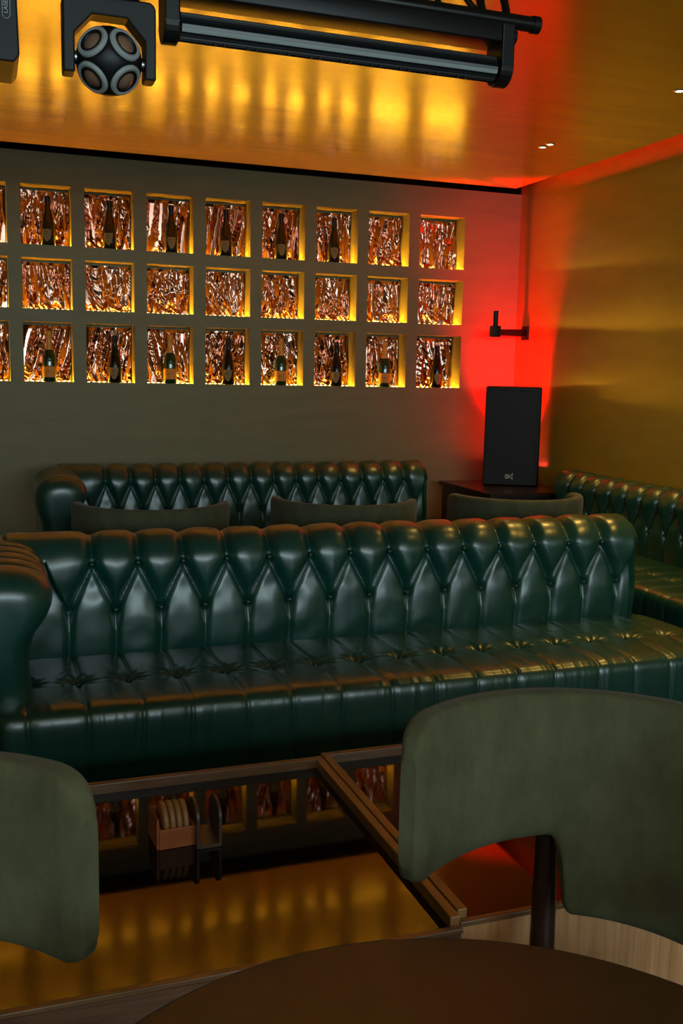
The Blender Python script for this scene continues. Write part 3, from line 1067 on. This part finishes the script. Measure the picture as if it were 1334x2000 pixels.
strip(math.radians(197), math.radians(213), M['bar_pale'], 'pale grey lens strip')
m = MB()
for x in np.linspace(xa + .1, xb - .1, 9):
    for dx in (-.012, .012): m.tube((x + dx, -.012, -.0305), (x + dx, -.012, -.0365), .0035, .0035, 8)
m.build('screws', M['black_metal'], bar)
MB().tube((-hx + .018, 0, 0), (hx - .018, 0, 0), .012, .012, 16).build('pivot', M['chrome'], t)
m = MB()
for x in (-.26, .26): m.box(x - .02, x + .02, -.01, .03, .111, .1198)
m.build('clamp', M['black_metal'], t)
tag(t, 'long black finned stage light bar with pale lens strip hanging under the truss', 'stage light')

# moving ball head
BX, BY, BZ, BR = .312, 2.60, 2.138 + ZO, .079
t = empty('moving_head_light', (BX, BY, BZ + .26))
def yoke_poly():
    o = [(-.110, -.040), (-.110, .125), (-.106, .135), (-.097, .139), (.097, .139), (.106, .133), (.110, .122), (.110, -.040), (.083, -.040)]
    i = [(.083, .050), (.041, .096), (-.041, .096), (-.083, .050), (-.083, -.040)]
    return o + i
m = MB().prism(yoke_poly(), -.03, .03)
m.v = [(x, y, z - .26) for x, y, z in m.v]
m.build('yoke', M['black_plastic'], t, None, .004)
MB().lathe([(0, -.123), (.07, -.123), (.075, -.115), (.075, -.09), (.03, -.085), (.03, -.07), (.085, -.068), (.09, -.062), (.09, -.048), (.08, -.044), (.0, -.044)], 40).build('base', M['black_plastic'], t)
m = MB()
for s in (-1, 1): m.tube((s * .070, 0, -.26), (s * .088, 0, -.26), .016, .016, 20)
m.build('axle', M['chrome'], t)
m = MB()
pr2 = [(BR * math.sin(a), -.26 - BR * math.cos(a)) for a in np.linspace(0, PI, 90)]
m.lathe([(max(r, 0), z) for r, z in pr2], 120)
tocam = (Vector((0, 0, H)) - Vector((BX, BY, BZ))).normalized()
sx = Vector((0, 0, 1)).cross(tocam).normalized(); sx = sx if sx.x > 0 else -sx
sz = tocam.cross(sx); sz = sz if sz.z > 0 else -sz
dirs = [(sx * a + sz * b + tocam * c).normalized() for a, b, c in ((-.57, .60, .58), (.57, .60, .58), (-.57, -.57, .58), (.57, -.57, .58), (-.57, .6, -.58), (.57, .6, -.58), (-.57, -.57, -.58), (.57, -.57, -.58))]
fv = []
for v in m.v:
    v = Vector(v) - Vector((0, 0, -.26))
    for d in dirs:
        tt_ = v.dot(d)
        if tt_ > BR * .82 - .001: v -= d * (tt_ - BR * .82 + .001)
    fv.append(tuple(v + Vector((0, 0, -.26))))
m.v = fv
ball = m.build('ball_head', M['black_plastic'], t)
for a, b, c in ((-.57, .60, .58), (.57, .60, .58), (-.57, -.57, .58), (.57, -.57, .58), (-.57, .6, -.58), (.57, .6, -.58), (-.57, -.57, -.58), (.57, -.57, -.58)):
    d = (sx * a + sz * b + tocam * c).normalized()
    q = Vector((0, 0, 1)).rotation_difference(d).to_matrix().to_4x4()
    T = Matrix.Translation(Vector((0, 0, -.26))) @ q
    def put(prof, nm, mat, par):
        mm = MB().lathe(prof, 36)
        mm.v = [tuple(T @ Vector(v)) for v in mm.v]
        return mm.build(nm, mat, par)
    e = BR * .82
    rg_ = put([(.041, e - .006), (.041, e + .006), (.038, e + .0085), (.030, e + .0085), (.029, e + .004)], 'lens_ring', M['lens_ring'], ball)
    put([(.0305, e + .0075), (.027, e + .0095), (.0235, e + .0065), (.022, e + .004)], 'lens_bezel', M['black_metal'], rg_) if False else put([(.0305, e + .0080), (.027, e + .0100), (.0235, e + .0070), (.022, e + .004)], 'lens_bezel', M['black_metal'], ball)
    put([(.023, e + .0055), (.016, e + .0105), (.008, e + .013), (0, e + .0138)], 'lens', M['lens'], ball)
tag(t, 'black moving head light with a ball of four visible ringed lenses under the ceiling', 'stage light')
MB().box(-.02, .02, .0, .04, -.045, -.0383).build('clamp', M['black_metal'], t)

# laser projector, cut by the left edge
t = empty('laser_projector', (-.03, 2.60, 2.34 + ZO))
m = MB()
poly = [(-.16, -.24), (.120, -.245), (.132, -.228), (.126, -.01), (-.16, -.01)]
m.prism(poly, -.06, .14)
hs = m.build('housing', M['black_plastic'], t, None, .004)
m = MB()
for x in (-.12, -.085, -.05, -.015, .02, .055): m.box(x, x + .012, -.072, -.058, -.225, -.014)
m.box(.080, .086, -.068, -.058, -.22, -.012)
m.build('heat_sink', M['black_metal'], t)
MB().box(-.14, .06, -.02, .03, -.262, -.245).build('bracket', M['black_metal'], t)
MB().box(-.02, .02, .0, .04, -.012, .0196).build('clamp', M['black_metal'], t)
# lettering runs upward on the front
RX = Matrix.Translation(Vector((.108, -.0625, -.142))) @ Matrix.Rotation(PI / 2, 4, 'X') @ Matrix.Rotation(PI / 2, 4, 'Z')
text_mesh('lettering', 'LASER W', .0135, M['white_ink'], t, RX)
m = MB()
for pts in ([(.096, -.02), (.096, -.145), (.099, -.151), (.104, -.153), (.110, -.151), (.113, -.145), (.113, -.02)],):
    stroke(m, pts, .0010, -.0635, -.0610)
m.build('lettering_outline', M['white_ink'], t)
tag(t, 'black laser projector with lettering cut off by the left edge of the photo', 'stage light')

# ------------------------------------------------------------------ lights
def area(name, loc, rot, sx_, sy_, power, color):
    l = bpy.data.lights.new(name, 'AREA'); l.shape = 'RECTANGLE'; l.size = sx_; l.size_y = sy_; l.energy = power; l.color = color
    o = bpy.data.objects.new(name, l); COL.objects.link(o); o.location = loc; o.rotation_euler = rot
    return o
def spot(name, loc, direction, power, color, size, blend, radius=.03):
    l = bpy.data.lights.new(name, 'SPOT'); l.energy = power; l.color = color; l.spot_size = size; l.spot_blend = blend; l.shadow_soft_size = radius
    o = bpy.data.objects.new(name, l); COL.objects.link(o); o.location = loc
    o.rotation_euler = Vector(direction).to_track_quat('-Z', 'Y').to_euler()
    return o
for i, (x, y) in enumerate(((-.55, -.10), (.75, -.10), (-.55, -1.4), (.75, -1.4))):
    t = empty('downlight', (x, y, ZC))
    MB().lathe([(.030, -.0005), (.030, -.004), (.036, -.005), (.042, -.003), (.043, -.0005)], 28).build('trim_ring', M['chrome'], t)
    MB().lathe([(0, -.003), (.029, -.003)], 24).build('lens', M['down_lens'], t)
    tag(t, 'ceiling downlight behind the camera, out of the photo', 'downlight', 'downlights behind the camera')
    spot('downlight_beam', (x, y, ZC - .012), (0, 0, -1), 24, (1, .80, .52), math.radians(120), .8, .03)
t = empty('downlight', (3.0, 2.75, ZC))
MB().lathe([(.017, -.0005), (.017, -.004), (.022, -.005), (.026, -.003), (.027, -.0005)], 28).build('trim_ring', M['chrome'], t)
MB().lathe([(0, -.003), (.0165, -.003)], 24).build('lens', M['down_lens'], t)
tag(t, 'ceiling downlight above the right end of the near sofa, outside the photo', 'downlight')
for (x, y), p in zip(DOWN, (22, 22, 55, 55)):
    spot('downlight_beam', (x, y, ZC - .01), (0, 0, -1), p, (1, .60, .11), math.radians(95), .9, .02)
wl = area('window_daylight', ((wx0 + wx1) / 2, YB - .25, (wz0 + wz1) / 2), (PI / 2, 0, 0), wx1 - wx0 - .1, wz1 - wz0 - .1, 155, (.72, .93, .98))
spot('uplight_beam', (3.62, 6.42, ZS + .108), (.10, .10, 1), 900, (1, .002, .004), math.radians(76), 1.0, .045)

wd = bpy.data.worlds.new('world'); SC.world = wd
wd.use_nodes = True
wd.node_tree.nodes['Background'].inputs[0].default_value = (.6, .75, 1, 1)
wd.node_tree.nodes['Background'].inputs[1].default_value = .3

# ------------------------------------------------------------------ view
vs_ = SC.view_settings
vs_.view_transform = 'Standard'
vs_.look = 'None'
vs_.gamma = 1
vs_.use_curve_mapping = False
vs_.exposure = 0
